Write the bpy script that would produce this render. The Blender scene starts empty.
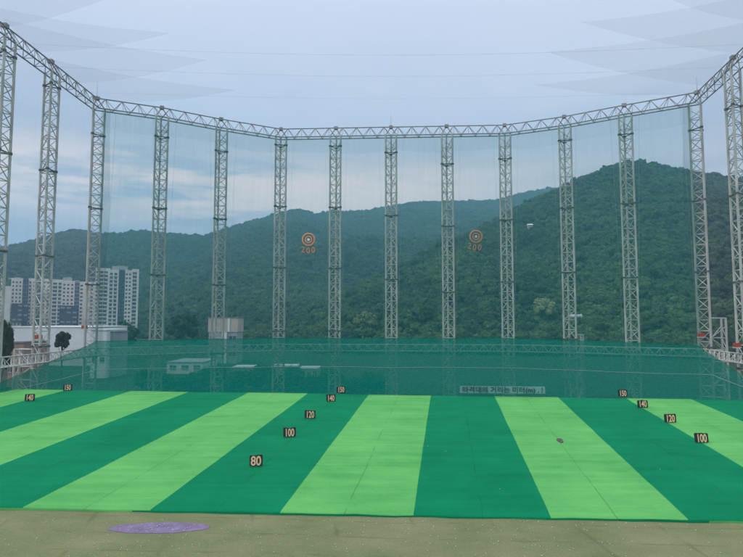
import bpy, math, random
import numpy as np
from mathutils import Vector, noise as mnoise
random.seed(7); RNG = np.random.default_rng(11)
R = math.radians
SC = bpy.context.scene
COL = SC.collection

# ------------------------------------------------------------------ camera model
F = 560.0; CX, CY = 371.5, 278.5          # lens in units of the 743 px wide picture
ZC = 12.0
PITCH = math.atan((320.0 - CY) / F)
cam_d = bpy.data.cameras.new('camera'); cam = bpy.data.objects.new('camera', cam_d); COL.objects.link(cam)
cam.location = (0, 0, ZC); cam.rotation_euler = (math.pi / 2 + PITCH, 0, 0)
cam_d.sensor_width = 36.0; cam_d.lens = 36.0 * F / 743.0
cam_d.clip_start = 0.2; cam_d.clip_end = 8000
SC.camera = cam

def ray(px, py):
    a = (px - CX) / F; b = (CY - py) / F
    c, s = math.cos(PITCH), math.sin(PITCH)
    return Vector((a, c - b * s, s + b * c))
SLOPE = 0.05                               # the range rises away from the tees
def on_field(px, py, dz=0.0):
    r = ray(px, py); t = (dz - ZC) / (r.z - SLOPE * r.y)
    return Vector((0, 0, ZC)) + r * t
def at_z(px, py, z):
    r = ray(px, py); t = (z - ZC) / r.z
    return Vector((0, 0, ZC)) + r * t
def at_y(px, py, y):
    r = ray(px, py); return Vector((0, 0, ZC)) + r * (y / r.y)

# ------------------------------------------------------------------ helpers
class MB:
    def __init__(s): s.v = []; s.f = []; s.m = []; s.uv = None
    def quad(s, a, b, c, d, mi=0):
        n = len(s.v); s.v += [tuple(a), tuple(b), tuple(c), tuple(d)]; s.f.append((n, n+1, n+2, n+3)); s.m.append(mi)
    def poly(s, pts, mi=0):
        n = len(s.v); s.v += [tuple(p) for p in pts]; s.f.append(tuple(range(n, n+len(pts)))); s.m.append(mi)
    def box(s, c, d, rz=0.0, mi=0, rx=0.0):
        n = len(s.v); hx, hy, hz = d[0]/2, d[1]/2, d[2]/2; ca, sa = math.cos(rz), math.sin(rz); cb, sb = math.cos(rx), math.sin(rx)
        for z in (-hz, hz):
            for x, y in ((-hx,-hy),(hx,-hy),(hx,hy),(-hx,hy)):
                y2, z2 = y*cb - z*sb, y*sb + z*cb
                s.v.append((c[0]+x*ca-y2*sa, c[1]+x*sa+y2*ca, c[2]+z2))
        for f in ((3,2,1,0),(4,5,6,7),(0,1,5,4),(1,2,6,5),(2,3,7,6),(3,0,4,7)):
            s.f.append(tuple(n+i for i in f)); s.m.append(mi)
    def bar(s, a, b, r, n=6, mi=0, r2=None):
        a, b = Vector(a), Vector(b); d = (b-a)
        if d.length < 1e-6: return
        d.normalize(); u = d.orthogonal().normalized(); w = d.cross(u); k = len(s.v); r2 = r if r2 is None else r2
        for p, rr in ((a, r), (b, r2)):
            for i in range(n):
                t = 2*math.pi*i/n; s.v.append(tuple(p + u*(rr*math.cos(t)) + w*(rr*math.sin(t))))
        for i in range(n):
            j = (i+1) % n; s.f.append((k+i, k+j, k+n+j, k+n+i)); s.m.append(mi)
        s.f.append(tuple(k+i for i in reversed(range(n)))); s.m.append(mi)
        s.f.append(tuple(k+n+i for i in range(n))); s.m.append(mi)
    def tube(s, pts, r, n=5, mi=0):
        for a, b in zip(pts, pts[1:]): s.bar(a, b, r, n, mi)
    def ring(s, c, ax_u, ax_v, R0, r, N=32, n=8, mi=0):
        k = len(s.v); w = ax_u.cross(ax_v).normalized()
        for i in range(N):
            t = 2*math.pi*i/N; d = ax_u*math.cos(t)+ax_v*math.sin(t)
            for j in range(n):
                q = 2*math.pi*j/n; s.v.append(tuple(c + d*(R0+r*math.cos(q)) + w*(r*0.6*math.sin(q))))
        for i in range(N):
            for j in range(n):
                s.f.append((k+i*n+j, k+((i+1)%N)*n+j, k+((i+1)%N)*n+(j+1)%n, k+i*n+(j+1)%n)); s.m.append(mi)
    def build(s, name, mats, parent=None, smooth=False, origin=None):
        me = bpy.data.meshes.new(name)
        v = np.array(s.v, dtype=float)
        if origin is not None: v = v - np.array(origin)
        me.from_pydata(v.tolist(), [], s.f)
        for m in (mats if isinstance(mats, (list, tuple)) else [mats]): me.materials.append(m)
        me.polygons.foreach_set('material_index', s.m)
        if smooth: me.polygons.foreach_set('use_smooth', [True]*len(s.f))
        me.update()
        o = bpy.data.objects.new(name, me); COL.objects.link(o)
        if origin is not None: o.location = origin
        if parent: o.parent = parent
        return o

def tag(o, label=None, cat=None, group=None, kind=None):
    if label: o['label'] = label
    if cat: o['category'] = cat
    if group: o['group'] = group
    if kind: o['kind'] = kind
    return o
def thing(name, label, cat, loc=(0,0,0), rz=0.0, group=None):
    o = bpy.data.objects.new(name, None); COL.objects.link(o); o.location = loc; o.rotation_euler = (0,0,rz)
    o.empty_display_size = 0.3
    return tag(o, label, cat, group)
def copy_thing(o, loc, rz=None, label=None, scale=None):
    c = o.copy(); COL.objects.link(c); c.location = loc
    if rz is not None: c.rotation_euler = (0,0,rz)
    if scale is not None: c.scale = (scale,)*3
    if label: c['label'] = label
    for ch in list(o.children):
        d = ch.copy(); COL.objects.link(d); d.parent = c
        for g in list(ch.children):
            e = g.copy(); COL.objects.link(e); e.parent = d
    return c
def np_mesh(name, V, Fc, mats, parent=None, smooth=False, link=True, midx=None):
    me = bpy.data.meshes.new(name); V = np.asarray(V, dtype=np.float32); Fc = np.asarray(Fc, dtype=np.int32)
    k = Fc.shape[1]
    me.vertices.add(len(V)); me.vertices.foreach_set('co', V.ravel())
    me.loops.add(Fc.size); me.loops.foreach_set('vertex_index', Fc.ravel())
    me.polygons.add(len(Fc)); me.polygons.foreach_set('loop_start', np.arange(0, Fc.size, k, dtype=np.int32))
    me.update(calc_edges=True)
    for m in (mats if isinstance(mats, (list, tuple)) else [mats]): me.materials.append(m)
    if midx is not None: me.polygons.foreach_set('material_index', np.asarray(midx, dtype=np.int32))
    if smooth: me.polygons.foreach_set('use_smooth', np.ones(len(Fc), dtype=bool))
    o = bpy.data.objects.new(name, me)
    if link: COL.objects.link(o)
    if parent: o.parent = parent
    return o

# numpy value noise
def vnoise(x, y, seed=0):
    xi = np.floor(x).astype(np.int64); yi = np.floor(y).astype(np.int64); xf = x-xi; yf = y-yi
    def h(a, b):
        n = (a*374761393 + b*668265263 + seed*974711) & 0x7fffffff
        n = ((n ^ (n >> 13)) * 1274126177) & 0x7fffffff
        return ((n ^ (n >> 16)) & 0xffff) / 65535.0
    u = xf*xf*(3-2*xf); v = yf*yf*(3-2*yf)
    return (h(xi,yi)*(1-u)+h(xi+1,yi)*u)*(1-v) + (h(xi,yi+1)*(1-u)+h(xi+1,yi+1)*u)*v
def fbm(x, y, seed=0, oct=4):
    a = 0; amp = 0.5
    for i in range(oct):
        a = a + amp*vnoise(x*2**i, y*2**i, seed+i); amp *= 0.5
    return a
def sstep(a, b, x):
    t = np.clip((x-a)/(b-a), 0, 1); return t*t*(3-2*t)

# ------------------------------------------------------------------ materials
def nodes(name):
    m = bpy.data.materials.new(name); m.use_nodes = True; nt = m.node_tree
    return m, nt, nt.nodes['Principled BSDF'], nt.nodes['Material Output']
def mat(name, col, rough=0.6, var=0.12, scale=3.0, metal=0.0, bump=0.0, coord='Object', spec=0.3, detail=5.0, stretch=None):
    m, nt, p, out = nodes(name); N = nt.nodes; L = nt.links
    tc = N.new('ShaderNodeTexCoord'); nz = N.new('ShaderNodeTexNoise'); nz.inputs['Scale'].default_value = scale; nz.inputs['Detail'].default_value = detail
    src = tc.outputs[coord]
    if stretch:
        mp = N.new('ShaderNodeMapping'); mp.inputs['Scale'].default_value = stretch; L.new(src, mp.inputs['Vector']); src = mp.outputs['Vector']
    L.new(src, nz.inputs['Vector'])
    rp = N.new('ShaderNodeValToRGB'); e = rp.color_ramp.elements; e[0].position = 0.3; e[1].position = 0.7
    e[0].color = tuple(c*(1-var) for c in col)+(1,); e[1].color = tuple(min(1,c*(1+var)) for c in col)+(1,)
    L.new(nz.outputs['Fac'], rp.inputs['Fac']); L.new(rp.outputs['Color'], p.inputs['Base Color'])
    p.inputs['Roughness'].default_value = rough; p.inputs['Metallic'].default_value = metal; p.inputs['Specular IOR Level'].default_value = spec
    if bump:
        b = N.new('ShaderNodeBump'); b.inputs['Strength'].default_value = bump; b.inputs['Distance'].default_value = 0.05
        L.new(nz.outputs['Fac'], b.inputs['Height']); L.new(b.outputs['Normal'], p.inputs['Normal'])
    return m
def net_mat(name, col, cover, var=0.12, scale=0.15, trans=0.5, stretch=(1,1,1), streak=.5):
    """knotted netting seen from far off: cover = share of the view its threads block"""
    m, nt, p, out = nodes(name); N = nt.nodes; L = nt.links; N.remove(p)
    d = N.new('ShaderNodeBsdfDiffuse'); d.inputs['Color'].default_value = col+(1,)
    t = N.new('ShaderNodeBsdfTranslucent'); t.inputs['Color'].default_value = col+(1,)
    mx = N.new('ShaderNodeMixShader'); mx.inputs[0].default_value = trans; L.new(d.outputs[0], mx.inputs[1]); L.new(t.outputs[0], mx.inputs[2])
    tr = N.new('ShaderNodeBsdfTransparent'); m2 = N.new('ShaderNodeMixShader')
    tc = N.new('ShaderNodeTexCoord'); mp = N.new('ShaderNodeMapping'); mp.inputs['Scale'].default_value = stretch
    nz = N.new('ShaderNodeTexNoise'); nz.inputs['Scale'].default_value = scale; nz.inputs['Detail'].default_value = 4
    L.new(tc.outputs['Object'], mp.inputs['Vector']); L.new(mp.outputs['Vector'], nz.inputs['Vector'])
    mr = N.new('ShaderNodeMapRange'); mr.inputs['From Min'].default_value = 0.3; mr.inputs['From Max'].default_value = 0.7
    mr.inputs['To Min'].default_value = cover*(1-var); mr.inputs['To Max'].default_value = min(1, cover*(1+var))
    mp2 = N.new('ShaderNodeMapping'); mp2.inputs['Scale'].default_value = (2.2,2.2,.10); L.new(tc.outputs['Object'], mp2.inputs['Vector'])
    n2 = N.new('ShaderNodeTexNoise'); n2.inputs['Scale'].default_value = 1.0; n2.inputs['Detail'].default_value = 5; n2.inputs['Roughness'].default_value = .7; L.new(mp2.outputs['Vector'], n2.inputs['Vector'])
    avg = N.new('ShaderNodeMix'); avg.inputs['Factor'].default_value = streak; L.new(nz.outputs['Fac'], avg.inputs['A']); L.new(n2.outputs['Fac'], avg.inputs['B'])
    L.new(avg.outputs['Result'], mr.inputs['Value']); L.new(mr.outputs['Result'], m2.inputs[0])
    L.new(tr.outputs[0], m2.inputs[1]); L.new(mx.outputs[0], m2.inputs[2]); L.new(m2.outputs[0], out.inputs['Surface'])
    return m
def turf_mat(name, col, seed):
    m, nt, p, out = nodes(name); N = nt.nodes; L = nt.links
    tc = N.new('ShaderNodeTexCoord'); uv = N.new('ShaderNodeUVMap'); uv.uv_map = 'UVMap'
    sp = N.new('ShaderNodeSeparateXYZ'); L.new(uv.outputs['UV'], sp.inputs[0])
    def math_(op, a, b=None):
        n = N.new('ShaderNodeMath'); n.operation = op
        for i, q in enumerate((a, b)):
            if q is None: continue
            if isinstance(q, (int, float)): n.inputs[i].default_value = q
            else: L.new(q, n.inputs[i])
        return n.outputs[0]
    # broad fading, fine pile, wrinkles lying across the strip
    n1 = N.new('ShaderNodeTexNoise'); n1.inputs['Scale'].default_value = 0.22; n1.inputs['Roughness'].default_value = .65; n1.inputs['Detail'].default_value = 6; L.new(tc.outputs['Object'], n1.inputs['Vector'])
    n2 = N.new('ShaderNodeTexNoise'); n2.inputs['Scale'].default_value = 9.0; n2.inputs['Detail'].default_value = 4; L.new(tc.outputs['Object'], n2.inputs['Vector'])
    mp = N.new('ShaderNodeMapping'); mp.inputs['Scale'].default_value = (0.12, 1.3, 1); mp.inputs['Rotation'].default_value = (0,0,R(3)); L.new(tc.outputs['Object'], mp.inputs['Vector'])
    n3 = N.new('ShaderNodeTexNoise'); n3.inputs['Scale'].default_value = 1.0; n3.inputs['Detail'].default_value = 5; L.new(mp.outputs['Vector'], n3.inputs['Vector'])
    s = math_('ADD', math_('MULTIPLY', n1.outputs['Fac'], 0.5), math_('ADD', math_('MULTIPLY', n2.outputs['Fac'], 0.2), math_('MULTIPLY', n3.outputs['Fac'], 0.3)))
    rp = N.new('ShaderNodeValToRGB'); e = rp.color_ramp.elements; e[0].position = 0.33; e[1].position = 0.67
    e[0].color = (col[0]*0.60, col[1]*0.76, col[2]*0.76, 1); e[1].color = (col[0]*1.4+.004, col[1]*1.18, col[2]*1.2, 1)
    L.new(s, rp.inputs['Fac'])
    # stitched seam along the middle of the strip and cross seams
    nn = N.new('ShaderNodeTexNoise'); nn.inputs['Scale'].default_value = 0.35; L.new(tc.outputs['Object'], nn.inputs['Vector'])
    wob = math_('MULTIPLY', math_('SUBTRACT', nn.outputs['Fac'], 0.5), 0.03)
    du = math_('ABSOLUTE', math_('SUBTRACT', math_('ADD', sp.outputs['X'], wob), 0.5+0.02*seed))
    seam = math_('LESS_THAN', du, 0.0055)
    dv = math_('ABSOLUTE', math_('SUBTRACT', math_('ADD', sp.outputs['Y'], wob), 0.43))
    cross = math_('MULTIPLY', math_('LESS_THAN', dv, 0.002), 0.7)
    brk = N.new('ShaderNodeMapRange'); brk.inputs['From Min'].default_value = .4; brk.inputs['From Max'].default_value = .6
    n4 = N.new('ShaderNodeTexNoise'); n4.inputs['Scale'].default_value = 0.5; L.new(tc.outputs['Object'], n4.inputs['Vector']); L.new(n4.outputs['Fac'], brk.inputs['Value'])
    brk.inputs['To Min'].default_value = .05; brk.inputs['To Max'].default_value = .42
    fac = math_('MULTIPLY', math_('MAXIMUM', seam, cross), brk.outputs['Result'])
    mx = N.new('ShaderNodeMix'); mx.data_type = 'RGBA'; L.new(fac, mx.inputs['Factor']); L.new(rp.outputs['Color'], mx.inputs['A']); mx.inputs['B'].default_value = (col[0]*.3+.01, col[1]*.3, col[2]*.3, 1)
    # scattered scuffs
    vo = N.new('ShaderNodeTexNoise'); vo.inputs['Scale'].default_value = 1.9; vo.inputs['Detail'].default_value = 3; L.new(tc.outputs['Object'], vo.inputs['Vector'])
    th = N.new('ShaderNodeMapRange'); th.inputs['From Min'].default_value = .70; th.inputs['From Max'].default_value = .78; th.inputs['To Max'].default_value = .45; L.new(vo.outputs['Fac'], th.inputs['Value'])
    m3 = N.new('ShaderNodeMix'); m3.data_type = 'RGBA'; L.new(th.outputs['Result'], m3.inputs['Factor']); L.new(mx.outputs['Result'], m3.inputs['A']); m3.inputs['B'].default_value = (col[0]*.6+.03, col[1]*.62+.01, col[2]*.6+.01, 1)
    L.new(m3.outputs['Result'], p.inputs['Base Color'])
    p.inputs['Roughness'].default_value = 0.85; p.inputs['Specular IOR Level'].default_value = 0.04
    b = N.new('ShaderNodeBump'); b.inputs['Strength'].default_value = 0.9; b.inputs['Distance'].default_value = 0.14; L.new(n3.outputs['Fac'], b.inputs['Height']); L.new(b.outputs['Normal'], p.inputs['Normal'])
    return m
def leaf_mat(name, dark, light, rand=True):
    m, nt, p, out = nodes(name); N = nt.nodes; L = nt.links
    oi = N.new('ShaderNodeObjectInfo'); tc = N.new('ShaderNodeTexCoord')
    nz = N.new('ShaderNodeTexNoise'); nz.inputs['Scale'].default_value = 2.5 if rand else 0.9; nz.inputs['Detail'].default_value = 3; L.new(tc.outputs['Object'], nz.inputs['Vector'])
    a = N.new('ShaderNodeMath'); a.operation = 'ADD'; b = N.new('ShaderNodeMath'); b.operation = 'MULTIPLY'; b.inputs[1].default_value = 0.75 if rand else 0.15
    L.new(oi.outputs['Random'], b.inputs[0]); L.new(b.outputs[0], a.inputs[0])
    c = N.new('ShaderNodeMath'); c.operation = 'MULTIPLY'; c.inputs[1].default_value = 0.35 if rand else 0.85; L.new(nz.outputs['Fac'], c.inputs[0]); L.new(c.outputs[0], a.inputs[1])
    src = a.outputs[0]
    if rand:   # stands of lighter and darker kinds across the slope
        n2 = N.new('ShaderNodeTexNoise'); n2.inputs['Scale'].default_value = 0.012; n2.inputs['Detail'].default_value = 4; L.new(oi.outputs['Location'], n2.inputs['Vector'])
        mr = N.new('ShaderNodeMapRange'); mr.inputs['From Min'].default_value = .35; mr.inputs['From Max'].default_value = .65; mr.inputs['To Min'].default_value = -.25; mr.inputs['To Max'].default_value = .3
        L.new(n2.outputs['Fac'], mr.inputs['Value']); d = N.new('ShaderNodeMath'); d.operation = 'ADD'; L.new(src, d.inputs[0]); L.new(mr.outputs['Result'], d.inputs[1]); src = d.outputs[0]
    rp = N.new('ShaderNodeValToRGB'); e = rp.color_ramp.elements; e[0].position = 0.15; e[1].position = 1.0
    e[0].color = dark+(1,); e[1].color = light+(1,)
    L.new(src, rp.inputs['Fac']); L.new(rp.outputs['Color'], p.inputs['Base Color'])
    p.inputs['Roughness'].default_value = 0.65; p.inputs['Specular IOR Level'].default_value = 0.2
    return m

M = {}
M['steel'] = mat('galvanised_steel', (.60,.565,.50), .55, .26, 1.1, 0.1, stretch=(1,1,.25))
M['rust'] = mat('weathered_truss_paint', (.30,.28,.27), .6, .22, .5, 0.1)
M['collar'] = mat('dark_flange_steel', (.13,.14,.14), .6, .2, 2)
M['orange'] = mat('orange_box_paint', (.48,.075,.035), .6, .4, 4)
M['white'] = mat('white_plaster', (.78,.78,.75), .7, .08, .3)
M['cream'] = mat('cream_concrete', (.86,.78,.68), .75, .1, .15)
M['grey'] = mat('grey_concrete', (.34,.35,.37), .75, .12, .2)
M['slate'] = mat('dark_slate_cladding', (.075,.09,.125), .6, .25, .4)
M['glass'] = mat('window_glass', (.07,.09,.115), .15, .35, .08, spec=.6)
M['tan'] = mat('pinkish_panel', (.54,.44,.37), .7, .08, .4)
M['brick'] = mat('brownish_render', (.36,.22,.17), .8, .12, .7)
M['roofing'] = mat('grey_roof', (.22,.23,.25), .7, .15, .6)
M['digit'] = mat('cream_digit_paint', (.82,.56,.34), .5, .06, 2)
M['digit_rim'] = mat('orange_digit_rim', (.60,.19,.08), .5, .1, 2)
M['board'] = mat('black_board', (.025,.024,.022), .6, .2, 4)
M['peach'] = mat('peach_target_paint', (.74,.38,.20), .55, .1, 2)
M['redring'] = mat('red_target_paint', (.42,.12,.07), .55, .1, 2)
M['bull'] = mat('pale_bullseye_paint', (.85,.82,.70), .5, .05, 2)
M['ball'] = mat('golf_ball_white', (.66,.66,.62), .4, .04, 10)
M['purple'] = mat('purple_mat', (.20,.148,.225), .95, .25, 1.6, bump=.3)
M['rag'] = mat('dark_rag', (.10,.10,.085), .9, .3, 6)
M['bark'] = mat('bark', (.12,.09,.065), .9, .3, 3)
M['banner'] = mat('faded_banner', (.17,.33,.30), .7, .1, .8)
M['ink'] = mat('banner_ink', (.015,.10,.09), .7, .1, 2)
M['cable'] = mat('pale_cable', (.26,.34,.32), .6, .1, 1)
M['turf_dark'] = turf_mat('dark_turf', (.001,.196,.076), 0.3)
M['turf_light'] = turf_mat('light_turf', (.110,.405,.103), -0.6)
M['back_net'] = net_mat('teal_netting', (.016,.30,.25), .23, .16, .06, .5, (1,1,.5))
M['side_net'] = net_mat('grey_netting', (.20,.19,.22), .13, .25, .06, .5, (1,1,.3))
M['fold_net'] = net_mat('gathered_netting', (.10,.20,.20), .20, .15, .2, .5, (1,1,.1))
M['top_net'] = net_mat('pale_overhead_netting', (.16,.16,.18), .03, .2, .05)
M['top_panel'] = net_mat('doubled_overhead_netting', (.13,.13,.16), .095, .10, .05)
M['dense_net'] = net_mat('dense_green_netting', (.0015,.215,.15), .735, .09, .10, .4, (1,1,2), .7)
M['grass'] = mat('rough_grass', (.018,.034,.014), .95, .35, .2, bump=.4)
M['hill'] = mat('forest_floor', (.03,.045,.018), .95, .3, .05)
M['leafA'] = leaf_mat('forest_leaf', (.011,.034,.012), (.062,.118,.030))
M['leafDark'] = leaf_mat('dark_leaf', (.010,.024,.010), (.038,.066,.022), False)
M['leafMid'] = leaf_mat('mid_leaf', (.020,.042,.014), (.062,.100,.030), False)
M['leafLight'] = leaf_mat('light_leaf', (.075,.11,.034), (.17,.22,.07), False)

M['leafPale'] = leaf_mat('pale_leaf', (.14,.19,.07), (.30,.36,.14), False)
# brown-green near ground
def near_ground_mat():
    m, nt, p, out = nodes('worn_olive_turf'); N = nt.nodes; L = nt.links
    tc = N.new('ShaderNodeTexCoord')
    def noise(sc, det, stretch=None, rot=0):
        n = N.new('ShaderNodeTexNoise'); n.inputs['Scale'].default_value = sc; n.inputs['Detail'].default_value = det; s = tc.outputs['Object']
        if stretch:
            mp = N.new('ShaderNodeMapping'); mp.inputs['Scale'].default_value = stretch; mp.inputs['Rotation'].default_value = (0,0,rot); L.new(s, mp.inputs['Vector']); s = mp.outputs['Vector']
        L.new(s, n.inputs['Vector']); return n.outputs['Fac']
    rp = N.new('ShaderNodeValToRGB'); e = rp.color_ramp.elements
    e[0].position = .30; e[0].color = (.118,.142,.056,1); e[1].position = .68; e[1].color = (.245,.243,.122,1)
    a = N.new('ShaderNodeMath'); a.operation = 'MULTIPLY_ADD'; a.inputs[1].default_value = .5
    L.new(noise(.35, 7, (1,1.6,1)), a.inputs[0])
    b = N.new('ShaderNodeMath'); b.operation = 'MULTIPLY'; b.inputs[1].default_value = .5; L.new(noise(14, 4), b.inputs[0]); L.new(b.outputs[0], a.inputs[2])
    L.new(a.outputs[0], rp.inputs['Fac'])
    # dark creases and seams between the laid carpets
    def line(scale, direction, th, rot):
        w = N.new('ShaderNodeTexWave'); w.wave_type = 'BANDS'; w.bands_direction = direction; w.inputs['Scale'].default_value = scale; w.inputs['Distortion'].default_value = 1.3; w.inputs['Detail'].default_value = 3
        mp = N.new('ShaderNodeMapping'); mp.inputs['Rotation'].default_value = (0,0,rot); L.new(tc.outputs['Object'], mp.inputs['Vector']); L.new(mp.outputs['Vector'], w.inputs['Vector'])
        r = N.new('ShaderNodeMapRange'); r.inputs['From Min'].default_value = th; r.inputs['From Max'].default_value = 1.0; L.new(w.outputs['Fac'], r.inputs['Value']); return r.outputs['Result']
    mxl = N.new('ShaderNodeMath'); mxl.operation = 'MAXIMUM'; L.new(line(.075, 'X', .988, R(-8)), mxl.inputs[0]); L.new(line(.16, 'Y', .982, R(3)), mxl.inputs[1])
    br = N.new('ShaderNodeMapRange'); br.inputs['From Min'].default_value = .42; br.inputs['From Max'].default_value = .62; br.inputs['To Max'].default_value = .34; L.new(noise(.6, 3), br.inputs['Value'])
    f = N.new('ShaderNodeMath'); f.operation = 'MULTIPLY'; L.new(mxl.outputs[0], f.inputs[0]); L.new(br.outputs['Result'], f.inputs[1])
    mx = N.new('ShaderNodeMix'); mx.data_type = 'RGBA'; L.new(f.outputs[0], mx.inputs['Factor']); L.new(rp.outputs['Color'], mx.inputs['A']); mx.inputs['B'].default_value = (.07,.07,.035,1)
    L.new(mx.outputs['Result'], p.inputs['Base Color']); p.inputs['Roughness'].default_value = .95; p.inputs['Specular IOR Level'].default_value = .1
    bp = N.new('ShaderNodeBump'); bp.inputs['Strength'].default_value = .6; bp.inputs['Distance'].default_value = .1; L.new(noise(1.2, 6, (.3,1.5,1)), bp.inputs['Height']); L.new(bp.outputs['Normal'], p.inputs['Normal'])
    return m
M['near'] = near_ground_mat()

# ------------------------------------------------------------------ terrain
def tz(px, py):
    r = ray(px, py); return math.atan2(r.x, r.y), r.z/r.y
far_ridge = [(-900,262),(-300,255),(-60,252),(0,246),(35,238),(60,231),(78,228),(100,232),(115,232),(140,229),(170,232),(205,234),(225,227),(245,221),(265,216),(290,209),(300,208),(315,213),(333,209),(354,210),(372,208),(412,201),(447,200),(497,199),(522,192),(552,187),(600,186),(680,190),(743,200),(900,215),(1500,240)]
near_ridge = [(300,318),(340,296),(372,275),(412,256),(447,237),(492,220),(517,204),(554,189),(582,175),(600,168),(617,162),(636,159),(662,164),(692,170),(743,177),(800,190),(900,205),(1200,225),(1700,250)]
near_dist = [(300,330),(340,370),(372,420),(447,560),(517,680),(582,760),(636,800),(743,860),(900,800),(1700,700)]
base_dist = [(-900,480),(0,480),(150,470),(215,330),(300,265),(372,245),(743,235),(1700,235)]
def tabl(t): return np.array([tz(a,b)[0] for a,b in t]), np.array([tz(a,b)[1] for a,b in t])
FT, FS = tabl(far_ridge); NT, NS = tabl(near_ridge)
NDt = np.array([tz(a,300)[0] for a,_ in near_dist]); NDv = np.array([b for _,b in near_dist], float)
BDt = np.array([tz(a,300)[0] for a,_ in base_dist]); BDv = np.array([b for _,b in base_dist], float)
LOW = -2.2
def ridge_info(th):
    return (np.interp(th,FT,FS), 1800+130*np.sin(th*5.0)-350*sstep(.1,-.5,th), np.interp(th,NT,NS,left=-.2), np.interp(th,NDt,NDv), np.interp(th,BDt,BDv))
def in_range(x, y):
    """1 on the range itself, 0 outside"""
    return sstep(56,49,np.abs(x))*sstep(73,67.6,y+.081*x)*sstep(-40,-30,y)
def height(x, y):
    r = np.hypot(x,y); th = np.clip(np.arctan2(x,y), -1.35, 1.35); back = np.cos(np.clip(np.abs(np.arctan2(x,y))-1.35,0,2)*.8)
    fs, fd, ns, nd, bd = ridge_info(th); c = np.cos(th)
    g = fbm(x/170.0, y/170.0, 3, 4)-.47; g2 = fbm(x/60.0, y/60.0, 9, 3)-.44
    s2 = np.clip((r-bd)/(fd-bd),0,1); H2 = np.maximum(ZC+fd*c*fs-9-LOW, 0)
    z2 = H2*s2**1.35*(1-.45*sstep(fd,fd+500,r))
    z2 = z2 + np.where(r<fd, g*190*s2*(1-s2)*2.2 + g2*34*s2*(1-s2**3), 0)
    s1 = np.clip((r-bd)/np.maximum(nd-bd,30),0,1); H1 = np.maximum(ZC+nd*c*ns-7-LOW, 0)
    z1 = H1*s1**1.12*(1-.8*sstep(nd,nd+380,r))
    z1 = z1 + np.where(r<nd, g*125*s1*(1-s1)*2.2 + g2*26*s1*(1-s1**3), 0)*np.clip(H1/60,0,1)
    hill = np.maximum(np.maximum(z1,z2),0)*back
    k = in_range(x,y)
    low = LOW + .5*(fbm(x/25.0,y/25.0,5,3)-.45)*(r>75)
    return np.where(k>0, k*(SLOPE*y-.35)+(1-k)*low, low) + hill
def build_terrain():
    th = np.concatenate([np.linspace(-math.pi,-.75,60,endpoint=False), np.linspace(-.75,.75,300,endpoint=False), np.linspace(.75,math.pi,60)])
    rr = np.concatenate([[0.5], np.linspace(3,80,60), np.linspace(84,230,30), np.linspace(240,2600,230)])
    T, RR = np.meshgrid(th, rr); X = RR*np.sin(T); Y = RR*np.cos(T); Z = height(X,Y)
    V = np.stack([X,Y,Z],-1).reshape(-1,3); n, m = RR.shape
    i = np.arange(n-1)[:,None]*m + np.arange(m-1)[None,:]
    Fc = np.stack([i, i+1, i+1+m, i+m],-1).reshape(-1,4)[:, ::-1]
    cen = RR[:-1,:-1].ravel(); mi = (cen > 230).astype(int)
    o = np_mesh('terrain', V, Fc, [M['grass'], M['hill']], smooth=True, midx=mi)
    tag(o, kind='structure')
build_terrain()

# ------------------------------------------------------------------ foliage
def ico(sub):
    import bmesh
    bm = bmesh.new(); bmesh.ops.create_icosphere(bm, subdivisions=sub, radius=1); V = np.array([v.co[:] for v in bm.verts]); Fc = np.array([[v.index for v in f.verts] for f in bm.faces]); bm.free(); return V, Fc
I1, I2 = ico(2), ico(3)
def crown_arrays(rng, nb, leaves, leaf, rx=.5, rz=.45, flat=0.0, blob=.24):
    """blobs of foliage on a dome plus loose leaf clumps; unit crown centred on z=rz"""
    VV, FF, off = [], [], 0
    cs = []
    for i in range(nb):
        t = rng.uniform(0,2*math.pi); u = rng.uniform(-.55,1); q = math.sqrt(max(0,1-u*u)); k = rng.uniform(.45,.8)
        c = np.array([q*math.cos(t)*rx*k, q*math.sin(t)*rx*k, rz+u*rz*k]); cs.append((c, blob*rng.uniform(.7,1.25)))
    for c, s in cs:
        V, Fc = I1; n = np.array([mnoise.noise(Vector(v*2.2)+Vector(c*9)) for v in V]); W = V*(1+.42*n[:,None]); W = W*np.array([s,s,s*.82])+c
        VV.append(W); FF.append(np.hstack([Fc, Fc[:,2:3]])+off); off += len(W)
    n = leaves
    pick = rng.integers(0,len(cs),n); C = np.array([cs[i][0] for i in pick]); S = np.array([cs[i][1] for i in pick])
    d = rng.normal(size=(n,3)); d /= np.linalg.norm(d,axis=1)[:,None]; d[:,2] = np.where(d[:,2]<-.3, -d[:,2], d[:,2])
    P = C + d*(S*rng.uniform(.85,1.25,n))[:,None]
    a = rng.normal(size=(n,3)); a -= d*(a*d).sum(1)[:,None]*.6; a /= np.linalg.norm(a,axis=1)[:,None]; b = np.cross(d,a); b /= np.linalg.norm(b,axis=1)[:,None]
    l = (leaf*rng.uniform(.6,1.4,n))[:,None]; tip = d*l*.35
    Q = np.stack([P-a*l-b*l*.5, P+a*l*.2-b*l*.7, P+a*l+b*l*.3+tip, P-a*l*.3+b*l*.8],1).reshape(-1,3)
    VV.append(Q); FF.append(np.arange(4*n).reshape(-1,4)+off)
    return np.vstack(VV), np.vstack(FF)
def tri_fix(V, Fc):          # quads with a repeated corner -> real triangles
    return [tuple(f) if f[2] != f[3] else tuple(f[:3]) for f in Fc.tolist()]
def crown_obj(name, V, Fc, m, parent=None, link=True):
    me = bpy.data.meshes.new(name); me.from_pydata(V.tolist(), [], tri_fix(V,Fc)); me.materials.append(m); me.update()
    o = bpy.data.objects.new(name, me)
    if link: COL.objects.link(o)
    if parent: o.parent = parent
    return o

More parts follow.
